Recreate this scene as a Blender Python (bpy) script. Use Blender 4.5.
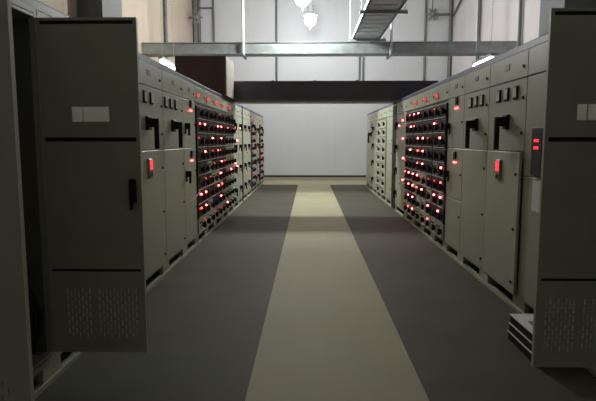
import bpy, math, random
from mathutils import Vector, Matrix
random.seed(7)
for o in list(bpy.data.objects): bpy.data.objects.remove(o, do_unlink=True)
SC = bpy.context.scene
COL = SC.collection
PI = math.pi

# ------------------------------------------------------------------ camera
F_PX, W_PX = 530.0, 596.0
CAM_H = 1.46
cam_d = bpy.data.cameras.new('camera'); cam = bpy.data.objects.new('camera', cam_d); COL.objects.link(cam)
cam_d.sensor_fit = 'HORIZONTAL'; cam_d.sensor_width = 36.0; cam_d.lens = 36.0 * F_PX / W_PX
cam_d.clip_start = 0.05; cam_d.clip_end = 200
cam.location = (0, 0, CAM_H)
cam.rotation_euler = (math.radians(90 - 6.512), 0, math.radians(1.181))
SC.camera = cam

# ------------------------------------------------------------------ world, exposure
SC.view_settings.view_transform = 'Standard'; SC.view_settings.look = 'None'
SC.view_settings.gamma = 1.0; SC.view_settings.use_curve_mapping = False
SC.view_settings.exposure = 0.08
wd = bpy.data.worlds.new('world'); SC.world = wd; wd.use_nodes = True
wd.node_tree.nodes['Background'].inputs[0].default_value = (0.8, 0.85, 1, 1)
wd.node_tree.nodes['Background'].inputs[1].default_value = 0.02
HIGHBAY_STRENGTH = 560.0   # lamp over the aisle
HIGHBAY_FAR_STRENGTH = 190.0   # weaker lamp before the white wall
BATTEN_STRENGTH = 7.0

# ------------------------------------------------------------------ materials
def mat(name, col, rough=0.5, metal=0.0, noise=None, bump=0.0, emit=None, strength=0.0, spec=0.5, mottle=None, trans=0.0):
    m = bpy.data.materials.new(name); m.use_nodes = True
    nt = m.node_tree; b = nt.nodes['Principled BSDF']
    b.inputs['Base Color'].default_value = (*col, 1); b.inputs['Roughness'].default_value = rough
    b.inputs['Metallic'].default_value = metal; b.inputs['Specular IOR Level'].default_value = spec
    if trans: b.inputs['Transmission Weight'].default_value = trans; b.inputs['IOR'].default_value = 1.05
    if emit:
        b.inputs['Emission Color'].default_value = (*emit, 1); b.inputs['Emission Strength'].default_value = strength
    if noise:
        sc, amt, det = noise
        tc = nt.nodes.new('ShaderNodeTexCoord'); n = nt.nodes.new('ShaderNodeTexNoise')
        n.inputs['Scale'].default_value = sc; n.inputs['Detail'].default_value = det
        geo = nt.nodes.new('ShaderNodeNewGeometry')
        nt.links.new(geo.outputs['Position'], n.inputs['Vector'])
        mp = nt.nodes.new('ShaderNodeMapRange')
        mp.inputs[1].default_value = 0.3; mp.inputs[2].default_value = 0.7
        mp.inputs[3].default_value = 1 - amt; mp.inputs[4].default_value = 1 + amt
        nt.links.new(n.outputs['Fac'], mp.inputs[0])
        mx = nt.nodes.new('ShaderNodeVectorMath'); mx.operation = 'SCALE'
        mx.inputs[0].default_value = col; nt.links.new(mp.outputs[0], mx.inputs['Scale'])
        nt.links.new(mx.outputs[0], b.inputs['Base Color'])
        rm = nt.nodes.new('ShaderNodeMapRange'); rm.inputs[3].default_value = max(0.05, rough - 0.08); rm.inputs[4].default_value = rough + 0.1
        nt.links.new(n.outputs['Fac'], rm.inputs[0]); nt.links.new(rm.outputs[0], b.inputs['Roughness'])
        if bump:
            bp = nt.nodes.new('ShaderNodeBump'); bp.inputs['Strength'].default_value = bump; bp.inputs['Distance'].default_value = 0.01
            nt.links.new(n.outputs['Fac'], bp.inputs['Height']); nt.links.new(bp.outputs[0], b.inputs['Normal'])
    return m
M = {}
M['beige'] = mat('powder_coat_beige', (0.45, 0.468, 0.362), 0.42, noise=(3.0, 0.05, 4))
M['beige2'] = mat('powder_coat_grey_beige', (0.405, 0.42, 0.33), 0.45, noise=(3.0, 0.05, 4))
M['door_lit'] = mat('door_paint_lit', (0.50, 0.515, 0.41), 0.5, noise=(4.0, 0.06, 4))  # cabinet paint lightened for the open doors, ambient light put into the colour
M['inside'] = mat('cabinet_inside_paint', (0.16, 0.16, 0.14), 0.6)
M['roof'] = mat('roof_trim_blue_grey', (0.10, 0.095, 0.165), 0.4, noise=(6, 0.1, 3))
M['black'] = mat('black_plastic', (0.018, 0.018, 0.019), 0.5, spec=0.25)
M['black2'] = mat('black_drawer_front', (0.026, 0.026, 0.028), 0.6, spec=0.15)
M['relay'] = mat('relay_grey', (0.30, 0.30, 0.27), 0.45)
M['grey_pl'] = mat('grey_plastic', (0.17, 0.17, 0.165), 0.45)
M['white_pl'] = mat('white_label', (0.75, 0.75, 0.72), 0.5)
M['glass'] = mat('clear_acrylic', (0.95, 0.95, 0.95), 0.03, trans=1.0)
M['meter_face'] = mat('meter_face', (0.72, 0.72, 0.66), 0.3)
M['red_on'] = mat('red_indicator_lit', (0.8, 0.05, 0.04), 0.3, emit=(1, 0.085, 0.09), strength=30)
M['red_mid'] = mat('red_indicator_medium', (0.8, 0.05, 0.04), 0.3, emit=(1, 0.07, 0.07), strength=9)
M['red_soft'] = mat('red_indicator_dim', (0.8, 0.06, 0.05), 0.3, emit=(1, 0.06, 0.06), strength=1.1)
M['red_off'] = mat('red_indicator_unlit', (0.22, 0.02, 0.02), 0.25)
M['green_on'] = mat('green_indicator_lit', (0.05, 0.5, 0.25), 0.3, emit=(0.05, 0.8, 0.35), strength=2.0)
M['green_off'] = mat('green_indicator_unlit', (0.02, 0.12, 0.06), 0.25)
M['red_seg'] = mat('red_segment_display', (0.5, 0.02, 0.02), 0.3, emit=(1, 0.03, 0.04), strength=2.0)
M['paper'] = mat('paper', (0.85, 0.82, 0.83), 0.8)
M['galv'] = mat('galvanised_steel', (0.35, 0.385, 0.39), 0.42, metal=0.55, noise=(5, 0.15, 3))
M['galv_l'] = mat('galvanised_light', (0.60, 0.62, 0.63), 0.5, metal=0.2)
M['steel_d'] = mat('dark_steel_pipe', (0.14, 0.14, 0.145), 0.5, metal=0.3)
M['duct'] = mat('black_bus_duct', (0.100, 0.100, 0.125), 0.6, noise=(3, 0.15, 3))
M['brown'] = mat('brown_duct_box', (0.14, 0.088, 0.080), 0.6, noise=(4, 0.12, 4))
M['box_lit_side'] = mat('duct_side_lit', (0.62, 0.56, 0.53), 0.55, noise=(4, 0.06, 4))  # aisle side of the brown box, lamp light on it put into the colour
M['wall'] = mat('white_wall_panel', (0.54, 0.545, 0.56), 0.7, noise=(0.8, 0.03, 3))
M['wall_r'] = mat('pinkish_white_wall', (0.58, 0.54, 0.545), 0.7, noise=(0.8, 0.04, 3))
M['wall_l'] = mat('cream_wall', (0.46, 0.375, 0.30), 0.7, noise=(0.8, 0.05, 3))
M['wall_b'] = mat('white_back_wall', (0.82, 0.82, 0.80), 0.7, noise=(0.8, 0.03, 3))
M['column'] = mat('grey_column_paint', (0.15, 0.155, 0.165), 0.65, noise=(2, 0.06, 3))
M['ceil'] = mat('ceiling_paint', (0.85, 0.85, 0.83), 0.8)
M['skirt'] = mat('skirting', (0.33, 0.30, 0.25), 0.6)
M['skirt_d'] = mat('skirting_gap', (0.02, 0.02, 0.02), 0.7)
M['floor'] = mat('dark_grey_epoxy', (0.094, 0.090, 0.066), 0.66, noise=(1.6, 0.18, 6), bump=0.05, spec=0.2)
M['path'] = mat('beige_epoxy', (0.43, 0.40, 0.265), 0.66, noise=(1.2, 0.09, 5), bump=0.05, spec=0.3)
M['lamp'] = mat('highbay_glow', (1, 1, 1), 0.5, emit=(0.97, 1.0, 0.95), strength=HIGHBAY_STRENGTH)
M['lamp_far'] = mat('highbay_glow_far', (1, 1, 1), 0.5, emit=(0.95, 0.96, 1.0), strength=HIGHBAY_FAR_STRENGTH)
M['tube'] = mat('fluorescent_tube', (1, 1, 1), 0.5, emit=(1.0, 0.95, 0.92), strength=BATTEN_STRENGTH)
M['lamp_body'] = mat('lamp_housing', (0.55, 0.56, 0.58), 0.4, metal=0.4)
M['cable'] = mat('black_cable', (0.02, 0.02, 0.02), 0.5)
M['wire'] = mat('pale_wire', (0.5, 0.45, 0.38), 0.5)
M['chrome'] = mat('bright_metal', (0.8, 0.8, 0.8), 0.25, metal=0.9)

# ------------------------------------------------------------------ mesh helpers
class MB:
    def __init__(s): s.v = []; s.f = []
    def add(s, vs, fs):
        k = len(s.v); s.v += [tuple(v) for v in vs]; s.f += [tuple(i + k for i in f) for f in fs]; return s
    def box(s, x0, x1, y0, y1, z0, z1):
        vs = [(x, y, z) for z in (z0, z1) for y in (y0, y1) for x in (x0, x1)]
        return s.add(vs, [(0, 2, 3, 1), (4, 5, 7, 6), (0, 1, 5, 4), (2, 6, 7, 3), (0, 4, 6, 2), (1, 3, 7, 5)])
    def cbox(s, x0, x1, y0, y1, z0, z1, c=0.004):
        """box whose front edges (towards -y) are chamfered"""
        def ring(y, k): return [(x0 + k, y, z0 + k), (x1 - k, y, z0 + k), (x1 - k, y, z1 - k), (x0 + k, y, z1 - k)]
        vs = ring(y0, c) + ring(y0 + c, 0) + ring(y1, 0)
        fs = [(0, 1, 2, 3), (11, 10, 9, 8)]
        for r in (0, 4):
            for i in range(4):
                j = (i + 1) % 4; fs.append((r + i, r + 4 + i, r + 4 + j, r + j))
        return s.add(vs, fs)
    def cyl(s, p0, p1, r0, r1=None, n=10):
        p0 = Vector(p0); p1 = Vector(p1); r1 = r0 if r1 is None else r1
        d = (p1 - p0).normalized(); a = d.orthogonal().normalized(); b = d.cross(a)
        vs = []
        for p, r in ((p0, r0), (p1, r1)):
            for i in range(n):
                t = 2 * PI * i / n; vs.append(p + (a * math.cos(t) + b * math.sin(t)) * r)
        fs = [(i, (i + 1) % n, n + (i + 1) % n, n + i) for i in range(n)]
        fs += [tuple(reversed(range(n))), tuple(range(n, 2 * n))]
        return s.add(vs, fs)
    def tube(s, pts, r, n=7):
        for a, b in zip(pts[:-1], pts[1:]): s.cyl(a, b, r, n=n)
        return s
    def lathe(s, prof, c=(0, 0, 0), n=20):
        vs = []; fs = []
        for r, z in prof:
            for i in range(n):
                t = 2 * PI * i / n; vs.append((c[0] + r * math.cos(t), c[1] + r * math.sin(t), c[2] + z))
        for k in range(len(prof) - 1):
            for i in range(n):
                j = (i + 1) % n; fs.append((k * n + i, k * n + j, (k + 1) * n + j, (k + 1) * n + i))
        return s.add(vs, fs)
    def mesh(s, name, m):
        me = bpy.data.meshes.new(name); me.from_pydata(s.v, [], s.f); me.update(); me.materials.append(m); return me

def obj(name, me, parent=None, loc=(0, 0, 0), rotz=0.0, label=None):
    o = bpy.data.objects.new(name, me); COL.objects.link(o)
    o.location = loc; o.rotation_euler = (0, 0, rotz)
    if parent: o.parent = parent
    if label: o['label'] = label
    return o
def part(name, mb, m, parent=None, loc=(0, 0, 0), rotz=0.0, label=None):
    return obj(name, mb.mesh(name, M[m]), parent, loc, rotz, label)
CACHE = {}
def shared(key, fn, m):
    k = (key, m)
    if k not in CACHE: CACHE[k] = fn().mesh(str(key), M[m])
    return CACHE[k]
def thing(name, label, cat, loc=(0, 0, 0), rotz=0.0, group=None):
    o = obj(name, None, None, loc, rotz); o['label'] = label; o['category'] = cat
    if group: o['group'] = group
    return o
def tag(o, label, cat, group=None):
    o['label'] = label; o['category'] = cat
    if group: o['group'] = group
    return o
def struct(name, mb, m, parent=None, loc=(0, 0, 0)):
    o = part(name, mb, m, parent, loc)
    if not parent: o['kind'] = 'structure'
    return o

# ------------------------------------------------------------------ room
XL, XR = -1.55, 1.78            # cabinet front planes
WX0, WX1, Y0, Y1, ZC = -4.1, 5.0, -4.0, 19.2, 6.8
T = 0.15
struct('floor', MB().box(WX0 - T, WX1 + T, Y0 - T, Y1 + T, -0.2, 0.0), 'floor')
pm = MB().box(-0.356, 0.680, Y0, 17.35, 0.0, 0.003); pm.box(WX0, WX1, 17.35, Y1, 0.0, 0.003)
struct('floor_path', pm, 'path')
struct('ceiling', MB().box(WX0 - T, WX1 + T, Y0 - T, Y1 + T, ZC, ZC + 0.2), 'ceil')
wf = struct('wall_far', MB().box(WX0 - T, WX1 + T, Y1 + 0.03, Y1 + T, 0, ZC), 'skirt')
n = 9; pw = (WX1 - WX0) / n
pmesh = MB().cbox(0.0005, pw - 0.0005, 0, 0.03, 0.19, ZC, 0.003).mesh('wall_panel', M['wall'])
for i in range(n): obj('wall_panel', pmesh, wf, (WX0 + i * pw, Y1, 0))
wr = struct('wall_right', MB().box(WX1 + 0.03, WX1 + T, Y0, Y1, 0, ZC), 'skirt')
n = 16; pw = (Y1 - Y0) / n
pmesh = MB().cbox(0.001, pw - 0.001, 0, 0.03, 0, ZC, 0.004).mesh('wall_panel', M['wall_r'])
for i in range(n): obj('wall_panel', pmesh, wr, (WX1, Y1 - i * pw, 0), -PI / 2)
wl = struct('wall_left', MB().box(WX0 - T, WX0 - 0.03, Y0, Y1, 0, ZC), 'skirt')
pmesh = MB().cbox(0.001, pw - 0.001, 0, 0.03, 0, ZC, 0.004).mesh('wall_panel', M['wall_l'])
for i in range(n): obj('wall_panel', pmesh, wl, (WX0, Y0 + i * pw, 0), PI / 2)
struct('wall_back', MB().box(WX0 - T, WX1 + T, Y0 - T, Y0, 0, ZC), 'wall_b')
sk = struct('baseboard_far', MB().box(WX0, WX1, Y1 - 0.03, Y1 + 0.03, 0.003, 0.12), 'skirt')
part('shadow_gap', MB().box(WX0, WX1, Y1 - 0.012, Y1 + 0.028, 0.12, 0.19), 'skirt_d', sk)
for nm, x0, x1, lab in (('concrete_column', WX0, -3.65, 'grey structural column on the cream wall'),
                        ('concrete_column', 4.42, WX1, 'grey structural column on the pinkish white wall')):
    tag(part(nm, MB().box(x0, x1, 9.6, 10.6, 0, ZC), 'column'), lab, 'column')

# ------------------------------------------------------------------ small shared pieces (front faces -y)
def m_lock():
    return MB().cyl((0, 0, 0), (0, -0.008, 0), 0.014, n=10).box(-0.003, 0.003, -0.011, -0.008, -0.009, 0.009)
def m_plate(w, h): return MB().cbox(-w / 2, w / 2, -0.004, 0, -h / 2, h / 2, 0.001)
def m_led(r):
    b = MB(); n = 10
    b.cyl((0, 0, 0), (0, -r * 0.8, 0), r, n=n)
    b.cyl((0, -r * 0.8, 0), (0, -r * 1.5, 0), r, r * 0.55, n=n)
    return b
def m_bezel(r): return MB().cyl((0, 0, 0), (0, -0.006, 0), r * 1.5, n=12)
def m_knob():
    return MB().cyl((0, 0, 0), (0, -0.018, 0), 0.034, n=12).box(-0.012, 0.012, -0.048, -0.018, -0.042, 0.042)
def m_vhandle(): return MB().box(-0.02, 0.02, -0.012, 0, -0.065, 0.075).cbox(-0.013, 0.013, -0.065, -0.012, -0.005, 0.07, 0.004).cbox(-0.011, 0.011, -0.062, -0.035, -0.085, 0.0, 0.003)
def m_dlabels(w):
    b = MB(); k = 5
    for i in range(k):
        a = -w / 2 + w * i / k; b.box(a + 0.008, a + w / k - 0.014, -0.008, 0, -0.005, 0.007)
    return b
def lock(p, x, z, y=0.0): return obj('lock', shared('lock', m_lock, 'black'), p, (x, y, z))
def led(p, x, z, m='red_on', r=0.016, y=0.0, name='indicator_lamp', label=None):
    return obj(name, shared('led%g' % r, lambda: m_led(r), m), p, (x, y, z), 0, label)
def vhandle(p, x, z): return obj('handle', shared('vhandle', m_vhandle, 'black'), p, (x, 0, z))

H, ZP, ZH, ZM = 2.2, 0.136, 1.975, 1.36
FT = 0.022   # front sheet thickness
def m_body(w, d=0.9):
    return MB().box(0.003, w - 0.003, FT, d, ZP, H)
def m_plinth(w, d=0.9):
    b = MB().box(0.0, w, 0.0, 0.05, 0.0, 0.030).box(0.0, w, 0.012, 0.05, ZP - 0.018, ZP)
    p = min(0.13, w * 0.17)
    b.box(0, p, 0.012, 0.05, 0.03, ZP - 0.018); b.box(w - p, w, 0.012, 0.05, 0.03, ZP - 0.018)
    b.box(0, 0.04, 0.05, d, 0, ZP); b.box(w - 0.04, w, 0.05, d, 0, ZP); b.box(0.04, w - 0.04, d - 0.04, d, 0, ZP)
    return b
def m_roof(w, d=0.9):
    # sloping edge strip along the front, flat sheet behind
    v = []
    for x in (0.0, w): v += [(x, 0.006, H), (x, 0.006, H + 0.05), (x, 0.02, H + 0.062), (x, d, H + 0.062), (x, d, H)]
    return MB().add(v, [(0, 1, 2, 3, 4), (9, 8, 7, 6, 5)] + [(i, i + 5, (i + 1) % 5 + 5, (i + 1) % 5) for i in range(5)])
def m_eye():
    b = MB().cyl((0, 0, 0), (0, 0, 0.012), 0.014, n=8); pts = []
    for i in range(9):
        t = -PI / 2 + 2 * PI * i / 8; pts.append((0.015 * math.cos(t), 0, 0.026 + 0.015 * math.sin(t)))
    return b.tube(pts, 0.005, 5)
def m_front(w, z0, z1): return MB().cbox(0.004, w - 0.004, 0, FT - 0.001, z0 + 0.004, z1 - 0.004, 0.004)

def base_cabinet(side, ya, yb, label, group=None, kind='cabinet', header=True, lamp=False, plate=True, body=True, eyes=True):
    """side L: left row (faces +X), R: right row. local x runs left to right as faced."""
    w = round(yb - ya, 3)
    loc, rz = ((XL, ya, 0), PI / 2) if side == 'L' else ((XR, yb, 0), -PI / 2)
    t = thing('switchgear_cabinet', label, 'cabinet', loc, rz, group)
    if body: obj('body', shared('body%g' % w, lambda: m_body(w), 'beige2'), t)
    obj('plinth', shared('plinth%g' % w, lambda: m_plinth(w), 'beige'), t)
    rf = obj('roof', shared('roof%g' % w, lambda: m_roof(w), 'roof'), t, label='dark blue-grey roof sheet')
    under = (side == 'L' and yb > 9.4 and ya < 11.6) or (side == 'R' and yb > 10.6 and ya < 11.3)   # duct and box stand on these roofs
    for x in ((0.1, w - 0.1) if not under else ()): obj('lifting_eye', shared('eye', m_eye, 'galv_l'), rf, (x, 0.12, H + 0.062))
    if header:
        h = obj('header_panel', shared('hdr%g' % w, lambda: m_front(w, ZH, H), 'beige'), t)
        if plate: obj('nameplate', shared('nplate', lambda: m_plate(0.10, 0.05), 'grey_pl'), h, (w * 0.5, 0, 2.105))
        lock(h, w - 0.09, 2.07)
        if lamp:
            obj('lamp_bezel', shared('hbez', lambda: m_bezel(0.028), 'grey_pl'), h, (0.13, 0, 2.07))
            led(h, 0.13, 2.07, 'red_soft', 0.022, -0.006, label='round red header lamp')
    return t, w
def door(t, w, z0, z1, name='door', mt='beige', label=None):
    return obj(name, shared('front%g_%g_%g' % (w, z0, z1), lambda: m_front(w, z0, z1), mt), t, label=label)
def meter(d, x, z):
    m = obj('panel_meter', shared('meter', lambda: MB().cbox(-0.052, 0.052, -0.03, 0, -0.062, 0.062, 0.005), 'grey_pl'), d, (x, 0, z))
    return m
def meter_full(d, x, z):
    # bezel and dial are one gauge with a pale window
    obj('panel_meter', shared('meter', lambda: MB().cbox(-0.048, 0.048, -0.015, 0, -0.058, 0.058, 0.008), 'black'), d, (x, 0, z))
    obj('meter_dial', shared('mdial', lambda: MB().box(-0.038, 0.038, -0.0165, -0.015, -0.040, 0.046), 'meter_face'), d, (x, 0, z))
def m_bighandle():
    b = MB().cbox(-0.055, 0.055, -0.03, 0, -0.065, 0.065, 0.006)
    b.cbox(-0.038, 0.038, -0.09, -0.03, -0.038, 0.045, 0.008)
    b.cbox(-0.016, 0.016, -0.112, -0.07, -0.245, 0.045, 0.006)
    return b

def feeder(side, ya, yb, label, group, display=False, ajar=False, fm=(0.30, 0.52, 0.745), fh=0.55, fd=0.45):
    t, w = base_cabinet(side, ya, yb, label, group)
    d = door(t, w, ZM, ZH, 'upper_door')
    for x in fm: meter_full(d, x * w, 1.865)
    lock(d, w - 0.07, 1.81); lock(d, w - 0.07, 1.52)
    obj('switch_handle', shared('bigh', m_bighandle, 'black'), d, (w * fh, 0, 1.62), label='large black rotary switch handle')
    if ajar:
        e = obj('lower_door', shared('front%g_%g_%g' % (w, ZP, ZM), lambda: m_front(w, ZP, ZM), 'beige'), t, (0, -0.002, 0), -0.035)
    else:
        e = door(t, w, ZP, ZM, 'lower_door')
    for z in (1.17, 0.70, 0.24): lock(e, w - 0.075, z)
    if display:
        obj('protection_relay', shared('relay', lambda: MB().cbox(-0.055, 0.055, -0.022, 0, -0.095, 0.095, 0.006), 'relay'), e, (w * fd, 0, 1.185))
        obj('display', shared('seg', m_segments, 'red_seg'), e, (w * fd, -0.022, 1.215), label='glowing red digit display')
        obj('keypad', shared('keypad', lambda: MB().box(-0.035, -0.012, -0.004, 0, -0.02, 0.02).box(0.012, 0.035, -0.004, 0, -0.02, 0.02), 'black'), e, (w * fd, -0.022, 1.13))
    return t
def m_segments():
    b = MB()
    for r in range(3):
        z = 0.038 - r * 0.032
        for c in range(4):
            x = -0.033 + c * 0.022
            b.box(x - 0.008, x + 0.008, -0.003, 0, z + 0.009, z + 0.0125).box(x - 0.008, x + 0.008, -0.003, 0, z - 0.0125, z - 0.009)
            b.box(x - 0.008, x + 0.008, -0.003, 0, z - 0.002, z + 0.002)
            b.box(x - 0.009, x - 0.005, -0.003, 0, z - 0.0125, z + 0.0125).box(x + 0.005, x + 0.009, -0.003, 0, z - 0.0125, z + 0.0125)
    return b
def lamp_column(side, ya, yb, label, group=None):
    t, w = base_cabinet(side, ya, yb, label, group)
    for (z0, z1, zl, zh) in ((ZM, ZH, 1.84, 1.60), (0.74, ZM, 1.19, 1.00)):
        d = door(t, w, z0, z1, 'compartment_door')
        obj('meter', shared('sqm', lambda: MB().cbox(-0.04, 0.04, -0.02, 0, -0.045, 0.045, 0.004), 'black'), d, (0.40, 0, zl + 0.085))
        for x in (0.36, 0.44): led(d, x, zl, 'red_mid', 0.0125)
        vhandle(d, 0.10, zh); lock(d, w - 0.06, (z0 + z1) / 2)
    d = door(t, w, ZP, 0.74, 'compartment_door'); lock(d, w - 0.06, 0.55)
    return t
def plain(side, ya, yb, label, group=None):
    t, w = base_cabinet(side, ya, yb, label, group)
    d = door(t, w, ZM, ZH, 'upper_door'); lock(d, w - 0.07, 1.45)
    d = door(t, w, ZP, ZM, 'lower_door')
    for z in (1.17, 0.40): lock(d, w - 0.07, z)
    return t

# lit lamps on the drawers: (distance along the row, height) measured in the room
LIT_R = [(9.318, 1.886), (9.009, 1.879), (8.604, 1.888), (9.292, 1.68), (8.983, 1.676), (8.656, 1.486), (8.313, 1.485), (9.306, 1.287), (8.655, 1.288), (8.34, 1.286), (7.654, 1.683), (7.3, 1.487), (8.662, 1.095), (8.353, 1.096), (9.04, 0.893), (9.348, 0.889), (9.823, 0.891), (8.701, 0.891), (9.371, 0.693), (9.016, 0.702), (8.678, 0.703), (8.364, 0.702), (9.347, 0.504), (9.053, 0.508), (9.397, 0.297), (9.03, 0.327), (7.783, 0.471), (7.065, 1.097), (7.009, 0.902), (7.34, 0.698), (7.006, 0.703), (7.316, 0.505), (7.784, 0.265)]
LIT_L = [(7.459, 1.689), (7.795, 1.689), (8.905, 1.684), (9.292, 1.689), (9.976, 1.677), (8.466, 1.485), (9.272, 1.479), (7.806, 1.286), (8.942, 1.267), (9.283, 1.059), (9.157, 0.857), (8.971, 0.654), (9.241, 0.64), (7.522, 0.663), (7.866, 0.663), (9.18, 0.46), (7.573, 0.454), (7.892, 0.451), (9.82, 0.224), (11.22, 1.408), (11.169, 0.883), (10.477, 0.835), (11.873, 1.703)]
GREEN_L = [(10.75, 0.505)]
DZ0, DZ1, NR = 0.153, 1.935, 9
CAND = {'L': [], 'R': []}
LED_R = 0.0125
def drawer_unit(t, x, z, w, h, mt, lit, side, yw):
    d = obj('drawer', shared('drw%g_%g' % (w, h), lambda: MB().cbox(-w / 2 + 0.004, w / 2 - 0.004, -0.018, 0.015, -h / 2 + 0.003, h / 2 - 0.003, 0.006), mt), t, (x, 0, z))
    obj('knob', shared('knob', m_knob, 'black'), d, (w * 0.24, -0.018, -0.005))
    for k, on in enumerate(lit):
        col = {0: 'red_off', 1: 'red_on', 2: 'red_soft', 3: 'green_on', 4: 'green_off'}[on]
        o = led(d, (-0.32 + 0.30 * k) * w, h * 0.25, col, LED_R, -0.018)
        CAND[side].append((o, yw[k], z + h * 0.25))
    obj('label_strip', shared('dlab%g' % w, lambda: m_dlabels(w * 0.92), 'white_pl'), d, (0, -0.018, -h / 2 + 0.018), label='row of small white tags')['kind'] = 'stuff'
    return d
def drawer_cabinet(side, ya, yb, label, group, mtfun, cols=2, lamp=True, soft=0.10):
    t, w = base_cabinet(side, ya, yb, label, group, lamp=lamp, plate=not lamp)
    h = (DZ1 - DZ0) / NR; uw = round((w - 0.03) / cols, 3)
    for r in range(NR):
        z = DZ0 + h * (r + 0.5)
        for c in range(cols):
            x = 0.015 + uw * (c + 0.5)
            y = ya + x if side == 'L' else yb - x
            st = [2 if random.random() < soft else 0, 2 if random.random() < soft else (4 if random.random() < 0.5 else 0)]
            lx = [x + (-0.32 + 0.30 * k) * uw for k in range(2)]
            yw = [ya + q if side == 'L' else yb - q for q in lx]
            drawer_unit(t, x, z, uw, round(h, 3), mtfun(r, c), st, side, yw)
    return t

# ------------------------------------------------------------------ open double-door cabinets
def m_vent(dr, w, y0, y1, z0, z1):
    """sheet with two fields of staggered through slots; dr = direction of the leaf from its hinge"""
    b = MB()
    def bx(xa, xb, za, zb):
        xa, xb = sorted((xa * dr, xb * dr)); b.box(xa, xb, y0, y1, za, zb)
    fx = [(0.09, 0.265), (0.28, w - 0.045)]; sz0, sz1 = z0 + 0.07, z1 - 0.09
    bx(0.02, w - 0.02, z0, sz0); bx(0.02, w - 0.02, sz1, z1)
    px = 0.02
    for (a, e) in fx:
        bx(px, a, sz0, sz1); k = 0; x = a; pitch = 0.022; sl = 0.0052; rp = 0.05; sh = 0.032
        while x + pitch <= e:
            bx(x, x + pitch - sl, sz0, sz1)
            z = sz0; zz = sz0 + (0.0 if k % 2 else rp / 2)
            while zz + sh < sz1:
                if zz > z + 1e-4: bx(x + pitch - sl, x + pitch, z, zz)
                z = zz + sh; zz += rp
            if z < sz1: bx(x + pitch - sl, x + pitch, z, sz1)
            x += pitch; k += 1
        px = x
    bx(px, w - 0.02, sz0, sz1)
    return b
def leaf(t, loc, rotz, dr, inner, w, z0=0.187, z1=2.145):
    """open door leaf: hinge at origin, extends along dr*x; inner = -1 when its inside faces -y"""
    ya, yb = (-0.025, 0.0) if inner < 0 else (0.0, 0.025)
    yi = ya if inner < 0 else yb
    def bx(b, xa, xb, a, c, za, zb):
        xa, xb = sorted((xa * dr, xb * dr)); return b.box(xa, xb, a, c, za, zb)
    b = MB()
    bx(b, 0, 0.02, ya, yb, z0, z1); bx(b, w - 0.02, w, ya, yb, z0, z1)
    bx(b, 0.02, w - 0.02, ya, yb, z1 - 0.015, z1); bx(b, 0.02, w - 0.02, ya, yb, z0, z0 + 0.02)
    d = part('open_door', b, 'door_lit', t, loc, rotz)
    p0, p1 = (ya + 0.006, yb - 0.004) if inner < 0 else (ya + 0.004, yb - 0.006)
    zg1, zg2 = 1.463, 0.69
    # upper sheet with a window opening
    u = MB(); wx0, wx1 = (0.185, 0.40) if dr > 0 else (0.13, 0.345)
    wz0, wz1 = 1.565, 1.650
    bx(u, 0.02, w - 0.02, p0, p1, wz1, z1 - 0.035); bx(u, 0.02, w - 0.02, p0, p1, zg1 + 0.012, wz0)
    bx(u, 0.02, wx0, p0, p1, wz0, wz1); bx(u, wx1, w - 0.02, p0, p1, wz0, wz1)
    part('upper_sheet', u, 'door_lit', d)
    g = MB(); bx(g, wx0 - 0.004, wx1 + 0.004, (p0 + p1) / 2 - 0.001, (p0 + p1) / 2 + 0.001, wz0 - 0.004, wz1 + 0.004)
    part('window_pane', g, 'glass', d, label='small clear viewing pane')
    u = MB(); bx(u, 0.02, w - 0.02, p0, p1, zg2 + 0.008, zg1 - 0.012); part('middle_sheet', u, 'door_lit', d)
    part('vent_sheet', m_vent(dr, w, p0, p1, z0 + 0.02, zg2 - 0.008), 'door_lit', d, label='slotted ventilation sheet')
    for z in (zg1, zg2, z1 - 0.025):                # dark rebates between the sheets, seen from inside
        a, c = (yi + 0.014, yb - 0.005) if inner < 0 else (ya + 0.005, yi - 0.014)
        part('rebate', bx(MB(), 0.02, w - 0.02, a, c, z - 0.014, z + 0.014), 'black', d)
        a, c = (yb - 0.0045, yb) if inner < 0 else (ya, ya + 0.0045)
        part('seam_cover', bx(MB(), 0.02, w - 0.02, a, c, z - 0.016, z + 0.016), 'door_lit', d)
    if dr < 0: return d
    k = MB(); y2 = yi + inner * 0.03
    bx(k, w - 0.065, w - 0.030, min(yi, y2), max(yi, y2), 1.10, 1.235)
    y3 = yi + inner * 0.05
    bx(k, w - 0.056, w - 0.040, min(y2, y3), max(y2, y3), 1.06, 1.16)
    part('door_latch', k, 'black', d)
    return d
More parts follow.
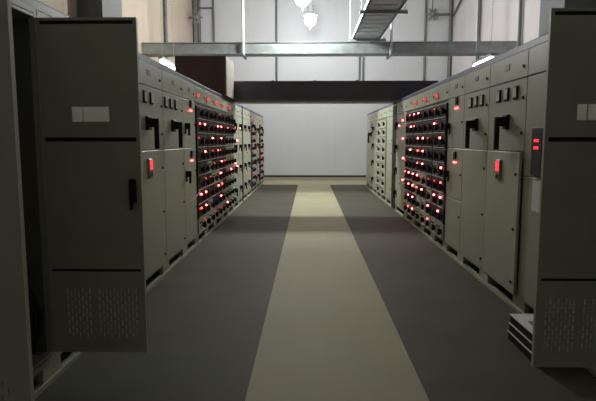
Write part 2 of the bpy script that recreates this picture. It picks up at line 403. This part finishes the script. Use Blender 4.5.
def open_cabinet(side, ya, yb, label, wleaf, near=True):
    w = round(yb - ya, 3)
    t, w = base_cabinet(side, ya, yb, label, header=False, body=False)
    d = 0.9
    b = MB().box(0.003, 0.03, 0, d, ZP, H).box(w - 0.03, w - 0.003, 0, d, ZP, H).box(0.03, w - 0.03, d - 0.02, d, ZP, H)
    b.box(0.03, w - 0.03, 0, d - 0.02, H - 0.03, H).box(0.03, w - 0.03, 0, d - 0.02, ZP, ZP + 0.03)
    part('body', b, 'beige2', t)
    part('top_rail', MB().cbox(0.03, w - 0.03, 0, 0.04, 2.145, H - 0.031, 0.004), 'beige', t)
    part('bottom_rail', MB().cbox(0.03, w - 0.03, 0, 0.04, ZP + 0.031, 0.187, 0.004), 'beige', t)
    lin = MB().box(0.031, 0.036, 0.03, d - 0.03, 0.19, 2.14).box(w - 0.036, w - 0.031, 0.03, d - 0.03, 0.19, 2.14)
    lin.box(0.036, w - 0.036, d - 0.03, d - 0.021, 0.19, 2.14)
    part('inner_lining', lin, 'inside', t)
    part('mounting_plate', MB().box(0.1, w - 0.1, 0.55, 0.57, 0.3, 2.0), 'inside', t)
    for z in (0.62, 1.02, 1.46):
        br = part('circuit_breaker', MB().cbox(0.3, w - 0.3, 0.42, 0.549, z, z + 0.26, 0.01).box(w / 2 - 0.03, w / 2 + 0.03, 0.36, 0.42, z + 0.08, z + 0.18), 'black', t)
    fx = w - 0.06 if side == 'L' else 0.06
    cb = MB()
    for k in range(5):
        x = fx + (-1 if side == 'L' else 1) * 0.025 * k; y = 0.06 + 0.02 * (k % 2)
        cb.tube([(x, y + 0.05, 0.19), (x, y, 0.32), (x + 0.012, y - 0.01, 0.42 + 0.03 * k), (x, y + 0.06, 0.62 + 0.04 * k), (x, y + 0.3, 0.72 + 0.04 * k)], 0.014)
    part('cable_bundle', cb, 'cable', t)
    if side == 'L':
        leaf(t, (w - 0.004, -0.002, 0), -PI / 2, 1, -1, wleaf)
        leaf(t, (0.02, -0.002, 0), -PI / 2, 1, 1, 0.535)
    else:
        leaf(t, (0.004, -0.002, 0), PI / 2, -1, -1, wleaf)
    return t

# ================================================================== LEFT ROW
LR = 'row carrying the brown box'
open_cabinet('L', 1.80, 3.08, 'grey-beige double-door cabinet standing open with black interior, opposite the stacked black units', 0.575)
plain('L', 3.08, 3.65, 'narrow plain cabinet directly beyond the open double-door cabinet with black interior')
plain('L', 3.65, 4.20, 'plain cabinet two places beyond the open cabinet with black interior')
plain('L', 4.20, 4.72, 'plain cabinet hidden before the switch-handle cabinet with red display, brown box row')
feeder('L', 4.72, 5.66, 'cabinet with meters, black switch handle and red display, row of the brown box', 'switch handle cabinets', display=True, fm=(0.12, 0.34, 0.56), fh=0.40, fd=0.42)
feeder('L', 5.66, 6.57, 'cabinet with meters and black switch handle, no display, row of the brown box', 'switch handle cabinets', fm=(0.12, 0.36, 0.60), fh=0.42)
lamp_column('L', 6.57, 7.27, 'narrow cabinet with paired red lamps before the drawers, row of the brown box')
ord_ = ['first', 'second', 'third', 'fourth', 'fifth', 'sixth', 'seventh']
pitch = (10.90 - 7.27) / 5
for i in range(5):
    if i == 0: fn = lambda r, c: 'black2' if r else 'beige2'
    elif i < 3: fn = lambda r, c, i=i: 'black2' if (r >= 5 or (r and (r + c + i) % 3 < 2)) else 'beige2'
    else: fn = lambda r, c, i=i: 'black2' if (r >= 7 or (c == 0 and i == 3 and r > 1)) else 'beige2'
    drawer_cabinet('L', round(7.27 + i * pitch, 3), round(7.27 + (i + 1) * pitch, 3),
                   '%s drawer cabinet beyond the paired red lamp cabinet, row of the brown box' % ord_[i], 'drawer cabinets of the brown box row', fn)
def relay_cabinet(side, ya, yb, label, group=None, lamps=(), strip=True):
    t, w = base_cabinet(side, ya, yb, label, group, plate=True)
    zs = [ZP, 0.60, 1.05, 1.50, ZH]
    for k in range(4):
        d = door(t, w, zs[k], zs[k + 1], 'compartment_door'); lock(d, w - 0.07, zs[k] + 0.1)
        vhandle(d, 0.14, zs[k] + 0.24)
        for q in lamps:
            if zs[k] <= q[1] < zs[k + 1]: led(d, q[0] * w, q[1], 'red_on' if len(q) < 3 else q[2], 0.014)
    return t
relay_cabinet('L', 10.90, 11.72, 'cabinet with small handles under the black overhead duct, beside the brown box', lamps=[(0.3, 1.75), (0.7, 1.45), (0.3, 0.98), (0.62, 0.9), (0.5, 0.35, 'green_on')])
relay_cabinet('L', 11.72, 12.32, 'cabinet just beyond the black overhead duct, brown box row', lamps=[(0.3, 1.72), (0.6, 1.3)])
pf = (18.2 - 12.56) / 7
FARL = ['beige', 'beige', 'red', 'beige', 'beige', 'red', 'beige']
for i in range(7):
    ya, yb = round(12.56 + i * pf, 3), round(12.56 + (i + 1) * pf, 3)
    lab = '%s far cabinet past the black overhead duct, row of the brown box' % ord_[i]
    if FARL[i] == 'beige':
        relay_cabinet('L', ya, yb, lab + ', beige doors', 'far cabinets of the brown box row', lamps=[(0.5, 1.8, 'red_soft'), (0.4, 1.2, 'red_soft')])
    else:
        drawer_cabinet('L', ya, yb, lab + ', black drawers', 'far cabinets of the brown box row', lambda r, c: 'black2' if c == 0 else 'beige2', soft=0.4)

# ================================================================== RIGHT ROW
open_cabinet('R', 1.64, 2.92, 'grey-beige cabinet with one open perforated door beside the stacked black units', 0.513)
plain('R', 2.92, 3.47, 'narrow plain cabinet behind the stacked black units on the floor')
def controller_cabinet(ya, yb):
    t, w = base_cabinet('R', ya, yb, 'cabinet with tall black controller and pasted paper sheet, beyond the stacked black units')
    zs = 1.165
    d = door(t, w, zs, ZH, 'upper_door'); lock(d, w - 0.07, 1.81)
    c = obj('controller', MB().cbox(0.20, 0.42, -0.03, 0, 1.18, 1.56, 0.008).mesh('controller', M['black']), d, label='tall black controller with red digits')
    obj('controller_screen', MB().box(0.225, 0.395, -0.033, -0.030, 1.22, 1.53).mesh('controller_screen', M['black2']), d)
    for z in (1.40, 1.455):
        for x in (0.275, 0.305, 0.335): obj('red_digit', shared('dig', lambda: MB().box(-0.008, 0.008, -0.003, 0, -0.011, 0.011), 'red_seg'), d, (x, -0.033, z))
    for x, z, m in ((0.42, 1.77, 'white_pl'), (0.48, 1.79, 'white_pl'), (0.50, 1.70, 'red_off'), (0.50, 1.86, 'red_off')): led(d, x, z, m, 0.022, name='push_button')
    e = door(t, w, ZP, zs, 'lower_door')
    for z in (1.0, 0.4): lock(e, w - 0.07, z)
    pp = obj('paper_sheet', MB().box(0.20, 0.40, -0.003, 0, 0.90, 1.15).mesh('paper_sheet', M['paper']), e, label='white paper sheet')
    return t
controller_cabinet(3.47, 4.44)
feeder('R', 4.44, 5.35, 'cabinet with meters, black switch handle and red display, row of the stacked black units', 'switch handle cabinets', display=True, ajar=True)
feeder('R', 5.35, 6.20, 'cabinet with meters and black switch handle, no display, row of the stacked black units', 'switch handle cabinets')
lamp_column('R', 6.20, 6.90, 'narrow cabinet with paired red lamps before the drawers, row of the stacked black units')
pitch = (9.78 - 6.90) / 4
for i in range(4):
    fn = (lambda r, c, i=i: 'beige2' if r == 0 else 'black2' if (r >= 5 or (r + c * 2 + i) % 4) else 'grey_pl') if i in (0, 3) else (lambda r, c, i=i: 'black2' if (r >= 4 or (r and (r + c + i) % 2)) else 'beige2')
    drawer_cabinet('R', round(6.90 + i * pitch, 3), round(6.90 + (i + 1) * pitch, 3),
                   '%s drawer cabinet beyond the paired red lamp cabinet, row of the stacked units' % ord_[i], 'drawer cabinets of the stacked units row', fn, lamp=(i < 3))
relay_cabinet('R', 9.78, 10.92, 'wide cabinet with scattered red lamps past the drawers, under black overhead duct, stacked units row',
              lamps=[(0.65, 1.83), (0.30, 1.74), (0.70, 1.49), (0.75, 1.12), (0.12, 0.86), (0.75, 0.71)])
def filler(side, ya, yb, label):
    t = thing('filler_panel', label, 'panel', (XR, yb, 0) if side == 'R' else (XL, ya, 0), -PI / 2 if side == 'R' else PI / 2)
    w = yb - ya
    part('body', MB().box(0.003, w - 0.003, 0.022, 0.9, 0, H), 'column', t)
    part('cover', MB().cbox(0.02, w - 0.02, 0.0, 0.022, 0.05, H - 0.03, 0.004), 'black2', t)
filler('R', 10.92, 11.45, 'dark grey filler section under the black overhead duct, row of the stacked black units')
filler('L', 12.32, 12.56, 'narrow dark grey filler section beyond the black overhead duct, row of the brown box')
pf = (16.5 - 11.45) / 6
FARR = ['plain', 'drw', 'drw', 'relay', 'handle', 'plain']
for i in range(6):
    ya, yb = round(11.45 + i * pf, 3), round(11.45 + (i + 1) * pf, 3)
    lab = '%s far cabinet past the dark filler, row of the stacked black units' % ord_[i]
    if FARR[i] == 'plain': plain('R', ya, yb, lab + ', plain doors', 'far cabinets of the stacked units row')
    elif FARR[i] == 'drw': drawer_cabinet('R', ya, yb, lab + ', beige drawers', 'far cabinets of the stacked units row', lambda r, c: 'beige2', cols=1, lamp=False, soft=0.0)
    elif FARR[i] == 'relay': relay_cabinet('R', ya, yb, lab + ', small handles', 'far cabinets of the stacked units row')
    else: feeder('R', ya, yb, lab + ', switch handle', 'far cabinets of the stacked units row')

for side, lits in (('L', LIT_L), ('R', LIT_R)):
    used = set()
    for k, (y, z) in enumerate(lits):
        best = min((abs(c[1] - y) + 2 * abs(c[2] - z), n) for n, c in enumerate(CAND[side]) if n not in used)
        if best[0] < 0.45:
            used.add(best[1]); CAND[side][best[1]][0].data = shared('led%g' % LED_R, lambda: m_led(LED_R), 'red_on' if k % 4 else 'red_mid')
best = min((abs(c[1] - GREEN_L[0][0]) + 2 * abs(c[2] - GREEN_L[0][1]), n) for n, c in enumerate(CAND['L']))
CAND['L'][best[1]][0].data = shared('led%g' % LED_R, lambda: m_led(LED_R), 'green_on')

# ================================================================== things on the floor and on cabinets
for k in range(3):
    z = 0.0 + k * 0.063
    nm = ['bottom of the stack', 'middle of the stack', 'topmost of the stack'][k]
    u = thing('flat_equipment_unit', 'flat black unit with white rim, %s on floor by the perforated door' % nm, 'unit', (1.475 + 0.004 * k, 3.31, z), 0, 'flat units stacked on the floor')
    part('case', MB().box(0, 0.262, 0, 0.50, 0.0, 0.056), 'black2', u)
    tp = part('top_plate', MB().box(-0.004, 0.266, -0.004, 0.504, 0.056, 0.063), 'paper', u, label='pale top plate')
    if k == 2:
        part('sticker', MB().box(0.06, 0.13, 0.22, 0.34, 0.063, 0.0645), 'grey_pl', tp)
tag(part('loose_wire', MB().tube([(XL + 0.03, 6.75, 0.66), (XL + 0.05, 6.9, 0.70), (XL + 0.06, 7.1, 0.74), (XL + 0.05, 7.25, 0.755), (XL + 0.03, 7.33, 0.75)], 0.006), 'wire'),
    'thin pale wire poking out of the black drawers, row of the brown box', 'wire')

# black bus duct bridging the rows
t = thing('bus_duct', 'black overhead bus duct bridging both cabinet rows', 'duct', (0, 10.7, H + 0.064))
part('casing', MB().box(-2.35, 2.55, 0.0, 0.55, 0.0, 0.36), 'duct', t)
part('bottom_flange', MB().box(-1.50, 1.74, -0.02, 0.57, -0.05, -0.002), 'grey_pl', t)
for x in (-0.72, 0.12, 0.95):
    part('joint_strip', MB().box(x - 0.02, x + 0.02, -0.006, 0.556, -0.001, 0.376), 'duct', t)
# brown box beside it
t = thing('duct_box', 'tall brown duct box with lit side painted pale standing on cabinets', 'box', (-2.42, 9.72, H + 0.064))
part('case', MB().box(0, 0.91, 0, 0.93, 0.0, 0.70), 'brown', t)
part('lit_side_face', MB().box(0.912, 0.93, 0.0, 0.93, 0.0, 0.70), 'box_lit_side', t, label='side face painted pale as lit')

# ================================================================== overhead: cross tray, ladder tray, hangers
TY = 13.2
t = thing('cable_tray', 'wide galvanised cable tray crossing the room overhead', 'cable tray', (0, TY, 3.545))
b = MB().box(WX0 + 0.01, WX1 - 0.01, 0.0, 0.012, 0.0, 0.275).box(WX0 + 0.01, WX1 - 0.01, 0.45, 0.462, 0.0, 0.275)
b.box(WX0 + 0.01, WX1 - 0.01, -0.02, 0.0, 0.0, 0.012).box(WX0 + 0.01, WX1 - 0.01, -0.02, 0.0, 0.263, 0.275)
part('side_rail', b, 'galv', t)
part('bottom_sheet', MB().box(WX0 + 0.01, WX1 - 0.01, 0.012, 0.45, 0.0, 0.01), 'galv', t)
for x in (-1.60, 1.97):
    part('hanger_rod', MB().cyl((x, -0.05, -0.05), (x, -0.05, ZC - 3.545), 0.03, n=8), 'galv_l', t)
    part('support_bracket', MB().box(x - 0.03, x + 0.03, -0.30, 0.55, -0.06, -0.005), 'galv', t)
t = thing('cable_ladder', 'galvanised cable ladder running overhead along the aisle to the cross tray', 'cable tray', (0, 0, 4.02))
for x in (1.12, 1.76):
    part('side_rail', MB().box(x, x + 0.03, 2.0, 15.2, 0, 0.12).box(x - 0.02, x + 0.05, 2.0, 15.2, 0, 0.008), 'galv_l', t)
rm = MB().box(1.15, 1.76, 0, 0.28, 0.01, 0.05).mesh('rung', M['galv_l'])
y = 2.2
while y < 14.9:
    obj('rung', rm, t, (0, y, 0)); y += 0.42
cm = MB()
for k in range(6):
    x = 1.22 + 0.09 * k; cm.tube([(x, 2.0, 0.085), (x + 0.015, 6.0, 0.085), (x, 10, 0.085), (x, 15.1, 0.085)], 0.032, 8)
part('laid_cable', cm, 'galv_l', t)
for y in (7.4, 10.9, 13.9):
    part('hanger_channel', MB().box(1.0, 1.95, y - 0.03, y + 0.03, -0.065, -0.005), 'galv', t)
    for x in (1.04, 1.90): part('hanger_rod', MB().cyl((x, y, -0.06), (x, y, ZC - 4.02), 0.012, n=6), 'galv_l', t)

# pipes and conduits on the walls
def pipe(x, y, z0, z1, r, label, m='steel_d'):
    tag(part('conduit_pipe', MB().cyl((0, 0, z0), (0, 0, z1), r, n=8), m, None, (x, y, 0)), label, 'pipe', 'wall conduits')
pipe(-1.15, Y1 - 0.05, 3.2, 6.35, 0.035, 'thin dark conduit on the white wall beside the lit lamps')
pipe(1.77, Y1 - 0.05, 3.1, 5.2, 0.03, 'dark conduit of a close pair below the cable ladder, the one nearer the lamps')
pipe(1.90, Y1 - 0.05, 3.1, 5.2, 0.03, 'dark conduit of a close pair below the cable ladder, the one nearer the corner pipe')
pipe(4.05, Y1 - 0.05, 0.2, ZC - 0.01, 0.035, 'dark conduit on the white wall carrying the small cross fitting')
pipe(WX1 - 0.09, Y1 - 0.10, 0.2, ZC - 0.01, 0.06, 'thick dark pipe in the corner of the white and pinkish walls')
pipe(WX1 - 0.07, 16.0, 0.0, ZC - 0.01, 0.05, 'dark pipe on the pinkish wall next to the slanted brace')
pipe(WX1 - 0.07, 12.9, 0.0, ZC - 0.01, 0.045, 'dark pipe on the pinkish wall next to the grey column')
pipe(WX0 + 0.06, 15.3, 0.0, ZC - 0.01, 0.05, 'dark pipe halfway along the cream wall')
pipe(WX0 + 0.07, Y1 - 0.07, 0.2, ZC - 0.01, 0.05, 'grey pipe in the corner of the cream and white walls')
pipe(WX0 + 0.24, Y1 - 0.07, 0.2, ZC - 0.01, 0.05, 'grey pipe of the white wall next to the cream corner')
pipe(-3.36, Y1 - 0.05, 0.2, ZC - 0.01, 0.035, 'grey conduit on the white wall ending the short cross bar')
tag(part('cross_bar', MB().cyl((WX0 + 0.24, 0, 0), (-3.36, 0, 0), 0.035, n=8), 'steel_d', None, (0, Y1 - 0.15, 6.03)), 'short cross bar joining two grey pipes on the white wall', 'bar')
tag(part('diagonal_brace', MB().cyl((WX1 - 0.06, 16.1, 6.6), (WX1 - 0.06, 18.9, 5.7), 0.035, n=8), 'steel_d'), 'slanted dark brace on the pinkish wall', 'brace')
def fitting(x, y, z, arm, label):
    t = thing('wall_fitting', label, 'fitting', (x, y, z), 0, 'small wall fittings')
    b = MB().lathe([(0.0, -0.09), (0.09, -0.07), (0.12, 0.0), (0.09, 0.07), (0.0, 0.09)], n=12)
    for k in range(6):
        a = k * PI / 3; b.cyl((0.08 * math.cos(a), 0, 0.08 * math.sin(a)), (0.22 * math.cos(a), 0, 0.22 * math.sin(a)), 0.05, 0.03, n=7)
    part('head', b, 'grey_pl', t)
    part('arm', MB().cyl((0, 0.04, 0), (arm, 0.04, 0), 0.04, n=8), 'steel_d', t)
    part('stem', MB().cyl((0, 0.0, 0.1), (0, 0.0, 1.0), 0.02, n=6), 'steel_d', t)
fitting(4.25, Y1 - 0.20, 5.77, 0.62, 'small star-shaped grey fitting on a bar by the thick corner pipe')
fitting(WX0 + 0.30, 18.3, 5.55, -0.25, 'small star-shaped grey fitting by the cream corner pipes')

# ================================================================== lamps
def m_globe(r):
    return MB().lathe([(0.001, -r), (r * 0.5, -r * 0.87), (r * 0.87, -r * 0.5), (r, 0), (r * 0.87, r * 0.5), (r * 0.5, r * 0.87), (0.001, r)], n=20)
def highbay(x, y, z, label, glow='lamp'):
    t = thing('high_bay_lamp', label, 'lamp', (x, y, z), 0, 'hanging high-bay lamps')
    part('glowing_globe', m_globe(0.17), glow, t)
    part('housing', MB().lathe([(0.001, 0.24), (0.10, 0.24), (0.10, 0.44), (0.04, 0.46), (0.001, 0.46)], n=16), 'lamp_body', t)
    part('reflector', MB().lathe([(0.10, 0.23), (0.16, 0.20), (0.20, 0.14), (0.205, 0.14), (0.165, 0.21), (0.10, 0.245)], n=24), 'lamp_body', t)
    part('suspension_rod', MB().cyl((0, 0, 0.46), (0, 0, ZC - z), 0.012, n=6), 'lamp_body', t)
    part('tip', MB().cyl((0, 0, -0.27), (0, 0, -0.171), 0.02, n=8), 'lamp_body', t)
highbay(0.03, 16.6, 5.07, 'glowing hanging lamp before the white wall, beyond the cross tray', 'lamp_far')
highbay(-0.15, 12.6, 4.68, 'glowing hanging lamp on the aisle side of the cross tray')
def batten(x, y, z, label):
    t = thing('fluorescent_batten', label, 'lamp', (x, y, z), 0, 'fluorescent battens behind the rows')
    part('tube', MB().cyl((0, -0.6, 0), (0, 0.6, 0), 0.034, n=10), 'tube', t)
    part('housing', MB().box(-0.05, 0.05, -0.65, 0.65, 0.045, 0.10), 'lamp_body', t)
    for q in (-0.5, 0.5): part('suspension_rod', MB().cyl((0, q, 0.10), (0, q, ZC - z), 0.006, n=5), 'lamp_body', t)
batten(-3.2, 12.25, 3.15, 'lit fluorescent batten hanging before the cream wall')
batten(3.75, 11.8, 3.12, 'lit fluorescent batten hanging before the pinkish wall')
